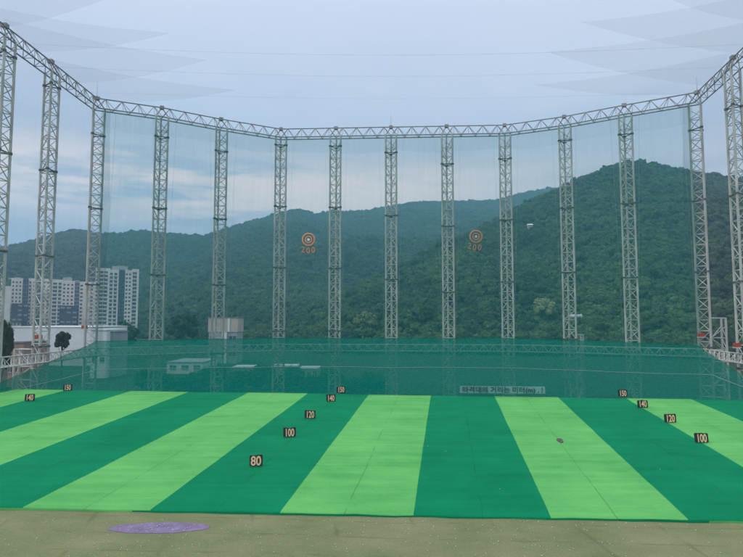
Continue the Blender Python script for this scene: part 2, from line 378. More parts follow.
def build_forest():
    protos = bpy.data.collections.new('forest_crowns')
    for i in range(7):
        rng = np.random.default_rng(100+i)
        tall = 1.0 if i < 5 else 1.35
        V, Fc = crown_arrays(rng, 13, 420, .055, .5, .42*tall, blob=.22)
        protos.objects.link(crown_obj('forest_crown', V, Fc, M['leafA'], link=False))
    rng = np.random.default_rng(5)
    P, S = [], []
    r = 236.0
    while r < 2050:
        sp = 4.7 + (r-236)*.0016
        n = int(1.62*r/sp); th = np.linspace(-.81,.81,n)+rng.uniform(-.5,.5,n)*1.62/n
        rr = r + rng.uniform(-.55,.55,n)*sp
        P.append(np.stack([rr*np.sin(th), rr*np.cos(th)],-1)); S.append(np.full(n, sp)*rng.choice([.9,1.05,1.2,1.4,1.75],n,p=[.25,.28,.24,.15,.08])*rng.uniform(.9,1.1,n)); r += sp*.86
    P = np.vstack(P); S = np.concatenate(S); th = np.arctan2(P[:,0],P[:,1]); rr = np.hypot(P[:,0],P[:,1])
    fs, fd, ns, nd, bd = ridge_info(th)
    keep = (rr > bd-14+rng.uniform(-6,6,len(rr))) & (rr < fd+70)
    P, S, rr = P[keep], S[keep], rr[keep]
    Z = height(P[:,0], P[:,1]) - .12*S + rng.uniform(-.6,.9,len(S))
    me = bpy.data.meshes.new('forest'); me.vertices.add(len(P)); me.vertices.foreach_set('co', np.stack([P[:,0],P[:,1],Z],-1).astype(np.float32).ravel())
    def attr(nm, ty, arr): me.attributes.new(nm, ty, 'POINT').data.foreach_set('value', arr)
    attr('size','FLOAT',S.astype(np.float32)); attr('turn','FLOAT',rng.uniform(0,6.28,len(P)).astype(np.float32)); attr('pick','INT',rng.integers(0,7,len(P)).astype(np.int32))
    o = bpy.data.objects.new('forest', me); COL.objects.link(o); tag(o, kind='stuff')
    ng = bpy.data.node_groups.new('forest_scatter','GeometryNodeTree')
    ng.interface.new_socket('Geometry', in_out='INPUT', socket_type='NodeSocketGeometry'); ng.interface.new_socket('Geometry', in_out='OUTPUT', socket_type='NodeSocketGeometry')
    N, L = ng.nodes, ng.links
    gi, go = N.new('NodeGroupInput'), N.new('NodeGroupOutput'); ip = N.new('GeometryNodeInstanceOnPoints'); ci = N.new('GeometryNodeCollectionInfo')
    ci.inputs['Collection'].default_value = protos; ci.inputs['Separate Children'].default_value = True; ci.inputs['Reset Children'].default_value = True
    def na(nm, ty):
        n = N.new('GeometryNodeInputNamedAttribute'); n.data_type = ty; n.inputs['Name'].default_value = nm; return n.outputs['Attribute']
    cx = N.new('ShaderNodeCombineXYZ'); L.new(na('turn','FLOAT'), cx.inputs['Z'])
    L.new(gi.outputs[0], ip.inputs['Points']); L.new(ci.outputs[0], ip.inputs['Instance']); ip.inputs['Pick Instance'].default_value = True
    L.new(na('pick','INT'), ip.inputs['Instance Index']); L.new(cx.outputs[0], ip.inputs['Rotation']); L.new(na('size','FLOAT'), ip.inputs['Scale'])
    L.new(ip.outputs[0], go.inputs[0])
    md = o.modifiers.new('scatter','NODES'); md.node_group = ng
build_forest()

def make_tree(name, label, cat, loc, H, W, leafm, seed, group=None, trunk=.3, leaves=2400, conic=False, squat=1.1):
    rng = np.random.default_rng(seed); root = thing(name, label, cat, loc, rng.uniform(0,6), group)
    V, Fc = crown_arrays(rng, 34, leaves, .042, .5, .5, blob=.13)
    V = V.copy(); V[:,0] *= W; V[:,1] *= W; zc = max(H*trunk, H-squat*W) if cat == 'tree' else H*trunk
    if conic:
        k = 1.15-.85*np.clip(V[:,2],0,1); V[:,0] *= k; V[:,1] *= k
    V[:,2] = zc + V[:,2]*(H-zc)
    crown_obj('crown', V, Fc, leafm, root)
    b = MB(); tr = min(.035*H, .03*W+.05); b.bar((0,0,-.6),(0,0,zc*1.1),tr*1.25,8,0,tr)
    for q in range(5):
        t = q*1.26+rng.uniform(-.3,.3); b.bar((0,0,zc*(.75+.07*q)),(math.cos(t)*W*.3,math.sin(t)*W*.3,zc+(H-zc)*rng.uniform(.3,.7)),tr*.5,6,0,tr*.15)
    b.bar((0,0,zc*1.1),(0,0,zc+(H-zc)*.7),tr,8,0,tr*.2)
    b.build('trunk', M['bark'], root); return root
def tree_at(name, label, cat, px, pytop, y, wpx, leafm, seed, group=None, **k):
    p = at_y(px, pytop, y); g = float(height(np.array(p.x), np.array(p.y)))
    return make_tree(name, label, cat, (p.x,p.y,g-.2), p.z-g+.2, wpx/F*y, leafm, seed, group, **k)

tree_at('broadleaf_tree','tall dark green tree cut off by the left picture edge beside the white factory wall','tree',1,318,92,27,M['leafDark'],21,trunk=.1,leaves=4500,squat=2.6)
tree_at('round_tree','small round dark tree in front of the white factory wall','tree',63,331,108,15,M['leafDark'],22,trunk=.45,leaves=3500,squat=1.45)
def slope_tree(label, px, pytop, pybot, wpx, leafm, seed):
    d = 236.0
    while d < 900 and at_y(px,pybot,d).z > float(height(np.array(at_y(px,pybot,d).x),np.array(d)))+2.0: d += 1.5
    p = at_y(px,pybot,d); g = float(height(np.array(p.x),np.array(d))); top = at_y(px,pytop,d).z
    make_tree('broadleaf_tree', label, 'tree', (p.x,d,g-.3), top-g+.3, wpx/F*d, leafm, seed, trunk=.1, leaves=2600, squat=1.05)
slope_tree('pale yellow-green round tree left of the tower that carries the white camera',545,297,321,25,M['leafPale'],23)
slope_tree('pale green spreading tree low on the slope below the right hand target',489,310,327,27,M['leafMid'],24)
slope_tree('yellowish low tree in the gap left of the tower midway between both targets',366,311,331,27,M['leafLight'],25)
slope_tree('olive rounded tree just right of the tower midway between both targets',424,304,324,27,M['leafMid'],26)
slope_tree('bright green tree standing behind the tower under the hill peak',655,313,332,26,M['leafMid'],27)
tree_at('broadleaf_tree','dark rounded tree between the tallest apartment block and the box building','tree',185,314,232,34,M['leafDark'],28,trunk=.2,leaves=2200)
tree_at('broadleaf_tree','dark tree at the foot of the tallest apartment block','tree',122,322,235,36,M['leafDark'],29,trunk=.15,leaves=2200)
BUSH = 'dark leafy bush seen through the dense green lower net, one of a ragged row'
for i,(px,pt,y,w) in enumerate([(148,367,113,30),(164,373,112,26),(178,376,111,24),(196,371,112,28),(214,364,116,34),(232,374,112,26),(243,367,114,28),(262,365,117,34),(281,375,111,24),(292,366,116,30),(311,374,112,28),(330,368,115,34),(352,377,111,28),(372,371,114,34)]):
    tree_at('bush',BUSH,'bush',px,pt,y,w,M['leafDark'],40+i,'bushes behind the lower net',trunk=-.12,leaves=1500)

# ------------------------------------------------------------------ the striped range
DX = (446-CX)/F                             # heading of the strips
def near_edge(x): return 31.15 - .046*x
def far_edge(x): return 66.35 - .081*x
def strip_c(px, py):
    p = on_field(px,py); return p.x - DX*p.y
cb = [strip_c(*q) for q in ((67,390),(130.5,391),(188,392),(249,392.3),(308,393.5),(368.7,394.6),(430.9,394.6),(494,395),(557,396.5),(624.6,397.3),(688.5,398))]
w0 = (cb[-1]-cb[0])/(len(cb)-1)
while cb[0] > -58: cb.insert(0, cb[0]-w0)
while cb[-1] < 45: cb.append(cb[-1]+w0)
i_dark0 = None
c_dark = strip_c(462,400)
for i in range(len(cb)-1):
    if cb[i] <= c_dark < cb[i+1]: i_dark0 = i
def build_field():
    V, Fc, MI, UV = [], [], [], []
    NV, NU = 44, 7
    def edge_pt(c, v):
        # line x = c + DX*y between the near and far edges
        yn = (31.15-.046*c)/(1+.046*DX); yf = (66.35-.081*c)/(1+.081*DX)
        y = yn + (yf-yn)*v; return c + DX*y, y
    for k in range(len(cb)-1):
        mi = 0 if (k-i_dark0) % 2 == 0 else 1; base = len(V)
        for j in range(NV+1):
            v = j/NV
            for u_ in range(NU+1):
                u = u_/NU; c = cb[k]+(cb[k+1]-cb[k])*u
                x, y = edge_pt(c, v)
                if u_ in (0,NU): x += .035*mnoise.noise(Vector((cb[k] if u_==0 else cb[k+1], y*.22, 3)))
                if j == 0: y += .10*mnoise.noise(Vector((x*.5,0,9)))
                z = SLOPE*y + .04*mnoise.noise(Vector((x*.10,y*.14,1))) + .02*mnoise.noise(Vector((x*.5,y*.8,4)))
                V.append((x,y,z)); UV.append((u,v))
        for j in range(NV):
            for u_ in range(NU):
                a = base+j*(NU+1)+u_; Fc.append((a,a+1,a+NU+2,a+NU+1)); MI.append(mi)
        # the rolled front edge hanging down to the near ground
        b2 = len(V)
        for u_ in range(NU+1):
            x,y,z = V[base+u_]; V.append((x,y-.05-.04*mnoise.noise(Vector((x,2,2))),z-.05)); V.append((x,y-.03+.10*mnoise.noise(Vector((x*.7,5,2))),z-.25)); UV += [(u_/NU,0.0)]*2
        for u_ in range(NU):
            xm = V[base+u_][0]; sk = 1 if (xm < -14.2 or xm > 17.6) else 0
            Fc.append((b2+2*u_,b2+2*u_+2,base+u_+1,base+u_)); MI.append(mi)
            Fc.append((b2+2*u_+1,b2+2*u_+3,b2+2*u_+2,b2+2*u_)); MI.append(sk)
        b3 = len(V)
        for u_ in range(NU+1):
            x,y,z = V[base+NV*(NU+1)+u_]; V.append((x,y+.1,z-.6)); UV.append((u_/NU,1.0))
        for u_ in range(NU):
            Fc.append((base+NV*(NU+1)+u_, base+NV*(NU+1)+u_+1, b3+u_+1, b3+u_)); MI.append(mi)
    me = bpy.data.meshes.new('lawn'); me.from_pydata(V, [], Fc); me.materials.append(M['turf_dark']); me.materials.append(M['turf_light'])
    me.polygons.foreach_set('material_index', MI); me.polygons.foreach_set('use_smooth',[True]*len(Fc))
    uvl = me.uv_layers.new(name='UVMap'); li = np.zeros(len(me.loops),dtype=np.int32); me.loops.foreach_get('vertex_index', li)
    uvl.data.foreach_set('uv', np.array(UV,dtype=np.float32)[li].ravel()); me.update()
    o = bpy.data.objects.new('lawn', me); COL.objects.link(o); tag(o, kind='structure')
build_field()
def nz_(x,y): return .035*mnoise.noise(Vector((x*.35,y*.6,7)))
def build_near():
    xs = np.linspace(-52,52,150); ys = np.linspace(4,33.2,60); V = []; Fc = []
    for y in ys:
        for x in xs:
            yy = min(y, near_edge(x)+1.2); V.append((x, yy, SLOPE*yy-.15+nz_(x,yy)))
    n = len(xs)
    for j in range(len(ys)-1):
        for i in range(n-1): Fc.append((j*n+i,j*n+i+1,(j+1)*n+i+1,(j+1)*n+i))
    o = np_mesh('ground', V, Fc, M['near'], smooth=True); tag(o, kind='structure')
build_near()
def near_z(x,y): return SLOPE*y-.15+nz_(x,y)
# purple worn mat lying on the near ground
pc = on_field(159,528,-.15); b = MB(); pts = []; top = []
for i in range(48):
    t = 2*math.pi*i/48; k = 1+.07*mnoise.noise(Vector((math.cos(t)*1.5,math.sin(t)*1.5,3)))+.10*mnoise.noise(Vector((math.cos(t)*7,math.sin(t)*7,8)))
    x, y = pc.x+2.62*k*math.cos(t), pc.y+.66*k*math.sin(t)+.02*math.cos(t)*2.6
    pts.append((x,y,near_z(x,y)+.022))
c0 = (pc.x,pc.y,near_z(pc.x,pc.y)+.03); n0 = 0
b.v = pts+[c0]+[(p[0],p[1],p[2]-.03) for p in pts]
for i in range(48):
    j = (i+1)%48; b.f.append((i,j,48)); b.m.append(0); b.f.append((49+i,49+j,j,i)); b.m.append(0)
tag(b.build('mat', M['purple'], origin=(pc.x,pc.y,near_z(pc.x,pc.y))), 'flat purple oval mat sprinkled with white balls on the olive near ground','mat')

# golf balls
V, Fc = I1
ballm = bpy.data.meshes.new('golf_ball'); ballm.from_pydata((V*.0195).tolist(), [], Fc.tolist()); ballm.materials.append(M['ball']); ballm.polygons.foreach_set('use_smooth',[True]*len(Fc))
rb = random.Random(3)
for i in range(270):
    if i < 40:
        t = rb.uniform(0,6.283); q = math.sqrt(rb.random()); x, y = pc.x+2.3*q*math.cos(t)*1.0, pc.y+.55*q*math.sin(t)
        z = near_z(x,y)+.05; lab = 'white golf ball lying on the purple oval mat'; grp = 'golf balls on the purple mat'
    elif i < 262:
        y = 25.4+rb.random()**.8*5.4; x = rb.gauss(0,1)*3+rb.choice((-14,-6,2,8,14)); x = max(-19.5,min(19.5,x)); y = min(y, near_edge(x)-.35)
        if abs(x-pc.x) < 2.9 and abs(y-pc.y) < .85: y -= 1.7
        z = near_z(x,y)+.026; lab = 'white golf ball lying loose on the bare olive near ground'; grp = 'golf balls on the near ground'
    else:
        p = on_field(*[(428,447),(237,432),(352,401),(446,452),(590,455),(120,470),(500,490),(660,470)][i-262]); x,y = p.x,p.y; z = SLOPE*y+.06
        lab = 'white golf ball lying alone on the striped green turf'; grp = 'golf balls on the striped turf'
    o = bpy.data.objects.new('golf_ball', ballm); COL.objects.link(o); o.location = (x,y,z); tag(o, lab, 'golf ball', grp)

# crumpled rag on the light strip
p = on_field(560,441); V, Fc = I2; W = []
for v in V:
    n = mnoise.noise(Vector(v*2.3)); W.append((v[0]*.22*(1+.4*n), v[1]*.62*(1+.35*n), max(-.02,v[2]*.10*(1+.8*n))))
rg = bpy.data.meshes.new('rag'); rg.from_pydata(W, [], Fc.tolist()); rg.materials.append(M['rag']); rg.update()
o = bpy.data.objects.new('rag', rg); COL.objects.link(o); o.location = (p.x,p.y,SLOPE*p.y+.03); o.rotation_euler = (.05,0,R(-8))
tag(o,'dark crumpled rag lying on a seam of the light green strip','rag')

# ------------------------------------------------------------------ text
def text_mesh(body, size, extrude, offset=0.0, font=None, shear=0.0, sp=1.0):
    cu = bpy.data.curves.new('numeral','FONT'); cu.body = body; cu.size = size; cu.extrude = extrude; cu.offset = offset; cu.align_x = 'CENTER'; cu.space_character = sp; cu.shear = shear; cu.resolution_u = 4
    o = bpy.data.objects.new('numeral', cu); COL.objects.link(o); bpy.context.view_layer.update()
    me = bpy.data.meshes.new_from_object(o.evaluated_get(bpy.context.evaluated_depsgraph_get())); bpy.data.objects.remove(o); bpy.data.curves.remove(cu)
    return me
def text_part(name, body, size, extrude, m, parent, loc, offset=0.0, sx=1.0, rx=math.pi/2, **k):
    me = text_mesh(body,size,extrude,offset,**k); me.materials.clear(); me.materials.append(m)
    for p_ in me.polygons: p_.material_index = 0
    o = bpy.data.objects.new(name, me); COL.objects.link(o); o.parent = parent; o.location = loc; o.rotation_euler = (rx,0,0); o.scale = (sx,1,1); return o

# ------------------------------------------------------------------ distance markers
def marker(num, px, py, label, rz=0.0, tilt=0.0):
    p = on_field(px,py); root = thing('distance_marker', label, 'distance sign', (p.x,p.y,SLOPE*p.y), rz, 'distance markers on the striped turf')
    root.rotation_euler = (R(-6),tilt,rz); root.scale = (.88,)*3
    n = len(num); dw = .50 if n == 2 else .385; H = .84; b = MB(); rr = random.Random(num+str(px))
    for i in range(n):     # one rounded dark plate per figure, slightly uneven like the cut outline
        cx = (i-(n-1)/2)*dw; w = dw*1.04; h = H*rr.uniform(.96,1.04); dz = rr.uniform(-.015,.02); pts = []
        for (sx,sz) in ((1,1),(-1,1),(-1,-1),(1,-1)):
            for q in range(5):
                t = {(1,1):0,(-1,1):1,(-1,-1):2,(1,-1):3}[(sx,sz)]*math.pi/2+q*math.pi/8
                pts.append((cx+sx*(w/2-.1)+.1*math.cos(t), .06+dz+h/2+sz*(h/2-.1)+.1*math.sin(t)))
        k = len(b.v); m_ = len(pts); yo = .001*i
        b.v += [(a,-.04-yo,c) for a,c in pts]+[(a,.04+yo,c) for a,c in pts]
        b.f.append(tuple(range(k,k+m_))); b.m.append(0); b.f.append(tuple(reversed(range(k+m_,k+2*m_)))); b.m.append(0)
        for q in range(m_):
            w_ = (q+1)%m_; b.f.append((k+q,k+m_+q,k+m_+w_,k+w_)); b.m.append(0)
    b.build('board', M['board'], root)
    hz = .06+.075
    sx = {2:.84,3:.61}[n]
    text_part('numeral_rim', num, .97, .008, M['digit_rim'], root, (0,-.052,hz), offset=.03, sx=sx)
    text_part('numeral', num, .97, .012, M['digit'], root, (0,-.060,hz), offset=.016, sx=sx)
    for s in (-1,1):
        l = MB(); l.bar((s*dw*.55,.05,-.1),(s*dw*.55,.05,.25),.022,6); l.bar((s*dw*.55,.05,.5),(s*dw*.55,.42,-.03),.018,6); l.build('stand', M['collar'], root)
for num,px,py,lab in [
    ('80',256,467,'black marker board reading 80, the nearest sign on the dark strip'),
    ('100',289.6,437.7,'black marker reading 100 between the 80 and 120 signs of the middle row'),
    ('120',310,419,'black marker reading 120 in the middle row on the dark strip'),
    ('140',331,402,'black marker reading 140 just before the far edge in the middle row'),
    ('150',341,393.2,'small marker reading 150 at the far edge above the middle row'),
    ('150',623,397.0,'small marker reading 150 at the far edge of the right row'),
    ('140',643,408,'black marker reading 140 in the right row on the strip border'),
    ('120',670.5,423,'black marker reading 120 in the right row on the strip border'),
    ('100',702,443.5,'black marker reading 100, the nearest sign of the right row'),
    ('140',29.5,401.4,'black marker reading 140 near the left picture edge'),
    ('150',67.5,391,'small marker reading 150 at the far edge near the left corner')]:
    marker(num,px,py,lab,rz=R(4)*(1 if px<371 else -1), tilt=R(random.uniform(-2,2)))

# ------------------------------------------------------------------ tower ring
ZT = 50.0
tops = [(5,24),(51,60),(97,97),(162,106.5),(221,118),(281,128),(336,127),(391,126),(446.5,125),(504.5,124),(564,115.5),(624,104),(697,91),(733,56)]
ring = [at_z(px,py,ZT) for px,py in tops]
ring = [Vector((p.x,p.y,0)) for p in ring]
def extend(a,b,dist): d = (b-a).normalized(); return b+d*dist
ringL = extend(ring[1],ring[0],16); ringR = extend(ring[12],ring[13],20)
path = [ringL]+ring+[ringR]
def outward(i):      # mean outward normal at tower i (path index i+1)
    a,b,c = path[i],path[i+1],path[i+2]
    def nrm(p,q): d = (q-p).normalized(); return Vector((-d.y,d.x,0))
    return (nrm(a,b)+nrm(b,c)).normalized()
ZB = 49.8; ZCH = 47.9     # top and bottom chords of the ring truss
tower_labels = [
 'pale steel lattice tower cut by the left picture edge, its top under the ring truss',
 'pale steel lattice tower with a short buttress and an orange box, before the left apartments',
 'pale lattice tower at the left corner where the teal net begins, beside the tallest block',
 'lattice tower between the tallest apartment block and the beige box building',
 'lattice tower standing in front of the beige box building',
 'lattice tower just left of the left round target',
 'lattice tower just right of the left round target',
 'lattice tower with a thin rod on top, midway between both round targets',
 'lattice tower just left of the right round target',
 'lattice tower just right of the right round target',
 'lattice tower with a white camera fixed to its lower part',
 'lattice tower standing before the highest peak of the near hill',
 'pale lattice tower at the right corner with a buttress frame and an orange box',
 'pale lattice tower beyond the right corner, cut by the right picture edge']
def make_tower(i):
    p = ring[i]; n = outward(i); t = Vector((n.y,-n.x,0)); zb = float(height(np.array(p.x),np.array(p.y)))-.5
    if i in (10,11): a = R(14); n = Vector((n.x*math.cos(a)-n.y*math.sin(a), n.x*math.sin(a)+n.y*math.cos(a),0)); t = Vector((n.y,-n.x,0))
    root = thing('lattice_tower', tower_labels[i], 'tower', (p.x,p.y,zb), 0, 'lattice towers around the range')
    W, Dp = 2.05, 1.6
    feet = [t*(-W/2)-n*Dp/2, t*(W/2)-n*Dp/2, n*Dp/2]; H = ZB-.05-zb
    for q,f in enumerate(feet):
        b = MB(); b.bar(f, f+Vector((0,0,ZCH+.25-zb)), .175, 8); b.bar(f, f+Vector((0,0,.5)), .3, 8); b.build('leg', M['steel'], root)
    rr = random.Random(i*13+1); ph = 1.75; br = MB(); z = .8; k = 0; HT = ZCH-zb
    while z+ph < HT+.2:
        for (a,c) in ((0,1),(1,2),(2,0)):
            A,Bv = feet[a],feet[c]; r_ = .062
            br.bar(A+Vector((0,0,z)), Bv+Vector((0,0,z)), r_, 5)
            if k % 2 == 0: br.bar(A+Vector((0,0,z)), Bv+Vector((0,0,z+ph)), r_, 5)
            else: br.bar(Bv+Vector((0,0,z)), A+Vector((0,0,z+ph)), r_, 5)
        z += ph; k += 1
    br.build('bracing', M['steel'], root)
    zc = HT-rr.uniform(1.2,6.5)
    while zc > 7.5:
        c = MB()
        for f in feet: c.bar(f+Vector((0,0,zc-.14)), f+Vector((0,0,zc+.14)), .27, 8)
        for (a,d) in ((0,1),(1,2),(2,0)): c.bar(feet[a]+Vector((0,0,zc)), feet[d]+Vector((0,0,zc)), .09, 5)
        c.build('collar', M['collar'], root); zc -= 12.3+rr.uniform(-.6,.6)
    if i in (2,7,12):
        r_ = MB(); r_.bar(Vector((0,0,H)), Vector((0,0,H+2.6)), .03, 5, 0, .015); r_.build('lightning_rod', M['collar'], root)
    hd = MB(); hd.box(Vector((0,0,H+.02)), (.7,.7,.55), math.atan2(t.y,t.x)); hd.bar(feet[0]+Vector((0,0,HT+.1)), Vector((0,0,H)), .10, 6); hd.bar(feet[1]+Vector((0,0,HT+.1)), Vector((0,0,H)), .10, 6); hd.build('head', M['rust'], root)
    # short buttress frames leaning on some towers
    bt = {1:(-1,-3.3,10.6),12:(1,3.0,15.2),10:(1,2.4,12.2)}.get(i)
    if bt:
        s, off, h = bt; d = Vector((1,0,0)); f0 = d*(off) ; b2 = MB(); g = d*(off-1.9*s)
        f1 = f0+Vector((0,1.2,0)); base = Vector((0,0,0)); up = Vector((0,0,h))
        for f in (f0,f1): b2.bar(f, f+up, .17, 8)
        zz = .5; kk = 0
        near_leg = min(feet, key=lambda q: (q-f0).length)
        while zz+1.9 < h:
            for f in (f0,f1):
                b2.bar(f+Vector((0,0,zz)), near_leg+Vector((0,0,zz)), .07, 5)
                b2.bar(f+Vector((0,0,zz+(0 if kk%2 else 1.9))), near_leg+Vector((0,0,zz+(1.9 if kk%2 else 0))), .07, 5)
            b2.bar(f0+Vector((0,0,zz)), f1+Vector((0,0,zz+1.9)), .06, 5)
            zz += 1.9; kk += 1
        for f in (f0,f1): b2.bar(f+Vector((0,0,h-.1)), near_leg+Vector((0,0,h-.1)), .10, 5)
        b2.build('buttress', M['steel'], root)
    return root, n, t
towers = [make_tower(i) for i in range(14)]

def lower_off(p, n, k): return p - n*k
norms = [outward(0)]+[outward(i) for i in range(14)]+[outward(13)]
def ring_truss(name, label, zt, zb_, wide, inner, rc, rw, seg, m):
    root = thing(name, label, 'truss', (path[0].x,path[0].y,zt))
    O = Vector(root.location)
    for i in range(len(path)-1):
        a,bp = path[i],path[i+1]; na,nb = norms[i],norms[i+1]
        def P(u, off, z): q = a.lerp(bp,u)+na.lerp(nb,u)*off; return Vector((q.x,q.y,z))-O
        b = MB(); L_ = (bp-a).length; n = max(2,round(L_/seg)); mid = inner+wide/2
        b.bar(P(0,mid,zt),P(1,mid,zt),rc,6)
        b.bar(P(0,inner,zb_),P(1,inner,zb_),rc,6)
        if wide > 0: b.bar(P(0,inner+wide,zb_),P(1,inner+wide,zb_),rc,6)
        for k in range(n):
            u0,u1 = k/n,(k+1)/n; um = (u0+u1)/2
            b.bar(P(u0,inner,zb_),P(um,mid,zt),rw,5); b.bar(P(um,mid,zt),P(u1,inner,zb_),rw,5)
            b.bar(P(um,mid,zt),P(um,inner,zb_),rw*.8,5)
            if wide > 0:
                b.bar(P(u0,inner+wide,zb_),P(um,mid,zt),rw,5); b.bar(P(um,mid,zt),P(u1,inner+wide,zb_),rw,5); b.bar(P(u0,inner,zb_),P(u0,inner+wide,zb_),rw*.8,5)
        b.build('span', m, root)
    return root
ring_truss('ring_truss','long lattice truss running along all the tower tops',ZB,ZCH,1.6,-.8,.10,.05,2.6,M['rust'])
ring_truss('perimeter_truss','low lattice girder linking the tower feet behind the dense green net',7.35,6.15,1.1,-1.75,.10,.055,1.8,M['steel'])

# ------------------------------------------------------------------ nets
def sheet(name, rows, m, parent=None, smooth=True, origin=None):
    V = [tuple(p) for r in rows for p in r]; n = len(rows[0]); Fc = []
    for j in range(len(rows)-1):
        for i in range(n-1): Fc.append((j*n+i,j*n+i+1,(j+1)*n+i+1,(j+1)*n+i))
    V = np.array(V)
    if origin is not None: V = V-np.array(origin)
    o = np_mesh(name, V, Fc, m, parent, smooth)
    if origin is not None: o.location = origin
    return o
def along(i0, i1, off, per=6):
    """points along the ring path from path index i0 to i1, moved inward"""
    out = []
    for i in range(i0,i1):
        for k in range(per):
            u = k/per; q = path[i].lerp(path[i+1],u)-norms[i].lerp(norms[i+1],u)*off; out.append((q, norms[i].lerp(norms[i+1],u), u))
    q = path[i1]-norms[i1]*off; out.append((q,norms[i1],0)); return out
def hang_net(name, label, i0, i1, z0, z1, m, off=1.35, bulge=.35):
    pts = along(i0,i1,off); rows = []
    for j in range(15):
        v = j/14; row = []
        for q,n,u in pts:
            k = bulge*math.sin(math.pi*v)*math.sin(math.pi*u)+.12*mnoise.noise(Vector((q.x*.3,q.y*.3,v*6)))
            zt = z1 - .25*math.sin(math.pi*u)*(v>.9)
            row.append((q.x+n.x*k, q.y+n.y*k, z0+(zt-z0)*v))
        rows.append(row)
    c = pts[len(pts)//2][0]
    o = sheet(name, rows, m, origin=(c.x,c.y,z0)); return tag(o,label,'net')
bn = hang_net('range_net','teal green netting hung on the back towers between both corners',3,13,7.6,ZCH-.1,M['back_net'])
hang_net('range_net','thin grey netting hung on the left side towers',0,3,5.0,ZCH-.1,M['side_net'])
hang_net('range_net','thin grey netting hung on the right side towers',13,15,5.0,ZCH-.1,M['side_net'])
# doubled band along the top of the back net, gathered folds at both corners
pts = along(3,13,1.45); O = Vector(bn.location)
rows = [[Vector((q.x,q.y,z1 - (1.1*math.sin(math.pi*u)*.3 if z1 < 47 else 0)+(.25*math.sin(q.x*.35) if z1 < 47 else 0)))-O for q,n,u in pts] for z1 in (44.6,47.75)]
sheet('top_band', rows, net_mat('net_band',(.12,.34,.31),.06,.2,.08), bn)
for (idx,sgn) in ((3,1),(13,-1)):
    d = (path[idx+sgn]-path[idx]).normalized(); base = path[idx]-norms[idx]*1.6; rows = []
    for j in range(9):
        z = 6+(ZCH-.3-6)*j/8; row = []
        for k in range(13):
            q = base+d*(.15+1.35*k/12*(1-.15*math.sin(j)))-norms[idx]*(.07*math.sin(k*2.1+j*.4)); row.append(Vector((q.x,q.y,z))-O)
        rows.append(row)
    sheet('gathered_fold', rows, M['fold_net'], bn)
# thin hoisting ropes on the back net
for i in range(3,13):
    for u0,u1 in ((.10,.22),(.88,.78)):
        a = path[i].lerp(path[i+1],u0)-norms[i]*1.5; c = path[i].lerp(path[i+1],u1)-norms[i]*1.5
        b = MB(); b.tube([Vector((c.x,c.y,ZCH-.2))-O, Vector(((a.x+c.x)/2+.1,(a.y+c.y)/2,28))-O, Vector((a.x,a.y,8))-O], .014, 4); b.build('rope', M['cable'], bn)

# dense lower net: from the far edge of the turf out to the towers
def dense_net():
    pts = along(0,15,2.3,5); rows = []; NJ = 14; seam = []
    for q,n,u in pts: pass
    for j in range(NJ+1):
        v = j/NJ; row = []
        for ip,(q,n,u) in enumerate(pts):
            seg = ip/5.0
            # top height falls along the two sides
            if seg < 3: top = 8.6-(path[3].y-q.y)*.17
            elif seg > 13: top = 7.9-(path[13].y-q.y)*.21
            else: top = 8.55-.65*min(1,max(0,(q.x-25)/(path[13].x-25)))
            xe = max(-46.0,min(44.0,q.x*.74 if q.y > 92 else q.x*(.74+.24*min(1,(92-q.y)/25)))); xe = math.copysign(min(abs(xe),47),xe)
            ye = min(far_edge(xe)+.15, q.y-1.0) ; ze = SLOPE*ye-.03
            fx, fy, fz = xe+(q.x-xe)*v, ye+(q.y-ye)*v, ze+(top-ze)*v
            fz -= (.55*math.sin(math.pi*v)+.12*mnoise.noise(Vector((fx*.15,fy*.15,0))))
            fz += .0
            row.append((fx,fy,fz))
        rows.append(row)
    c = (0,80,4); o = sheet('catch_net', rows, M['dense_net'], origin=c)
    tag(o,'dense dark green catch net rising from the far turf edge to the low girder','net')
    # pale rope sewn across the net
    b = MB(); row = [Vector(p)-Vector(c)+Vector((0,-.05,.06)) for p in rows[6]]; b.tube(row,.03,5); b.build('rope', M['cable'], o)
    b = MB(); row = [Vector(p)-Vector(c)+Vector((0,-.05,.05)) for p in rows[NJ]]; b.tube(row,.04,5); b.build('head_rope', M['turf_dark'], o)
    return rows
dn = dense_net()

# overhead netting: one sagging sheet with seams, and doubled panels at both sides
def overhead():
    rows = []; ysr = np.linspace(30,112,36)
    def side_x(y, left):
        P = [path[i] for i in (range(0,7) if left else range(15,8,-1))]
        for a,b in zip(P,P[1:]):
            if a.y <= y <= b.y: return a.x+(b.x-a.x)*(y-a.y)/(b.y-a.y)
        return P[0].x if y < P[0].y else P[-1].x
    for y in ysr:
        xl, xr = side_x(y,True), side_x(y,False); yy = min(y, 111.0); row = []
        for k in range(33):
            u = k/32; x = xl+(xr-xl)*u; row.append((x,yy,ZB+.1-1.6*math.sin(math.pi*u)*math.sin(math.pi*min(1,(y-30)/80))))
        rows.append(row)
    o = sheet('overhead_net', rows, M['top_net'], origin=(0,75,ZB)); tag(o,'thin pale overhead netting spread across the whole range like a roof','net')
    for yq in (73.5,81.5,92.0):
        j = int(np.argmin(np.abs(ysr-yq))); b = MB(); b.tube([Vector(p)-Vector((0,75,ZB-.0)) for p in rows[j]], .008, 4); b.build('seam_rope', M['cable'], o)
overhead()
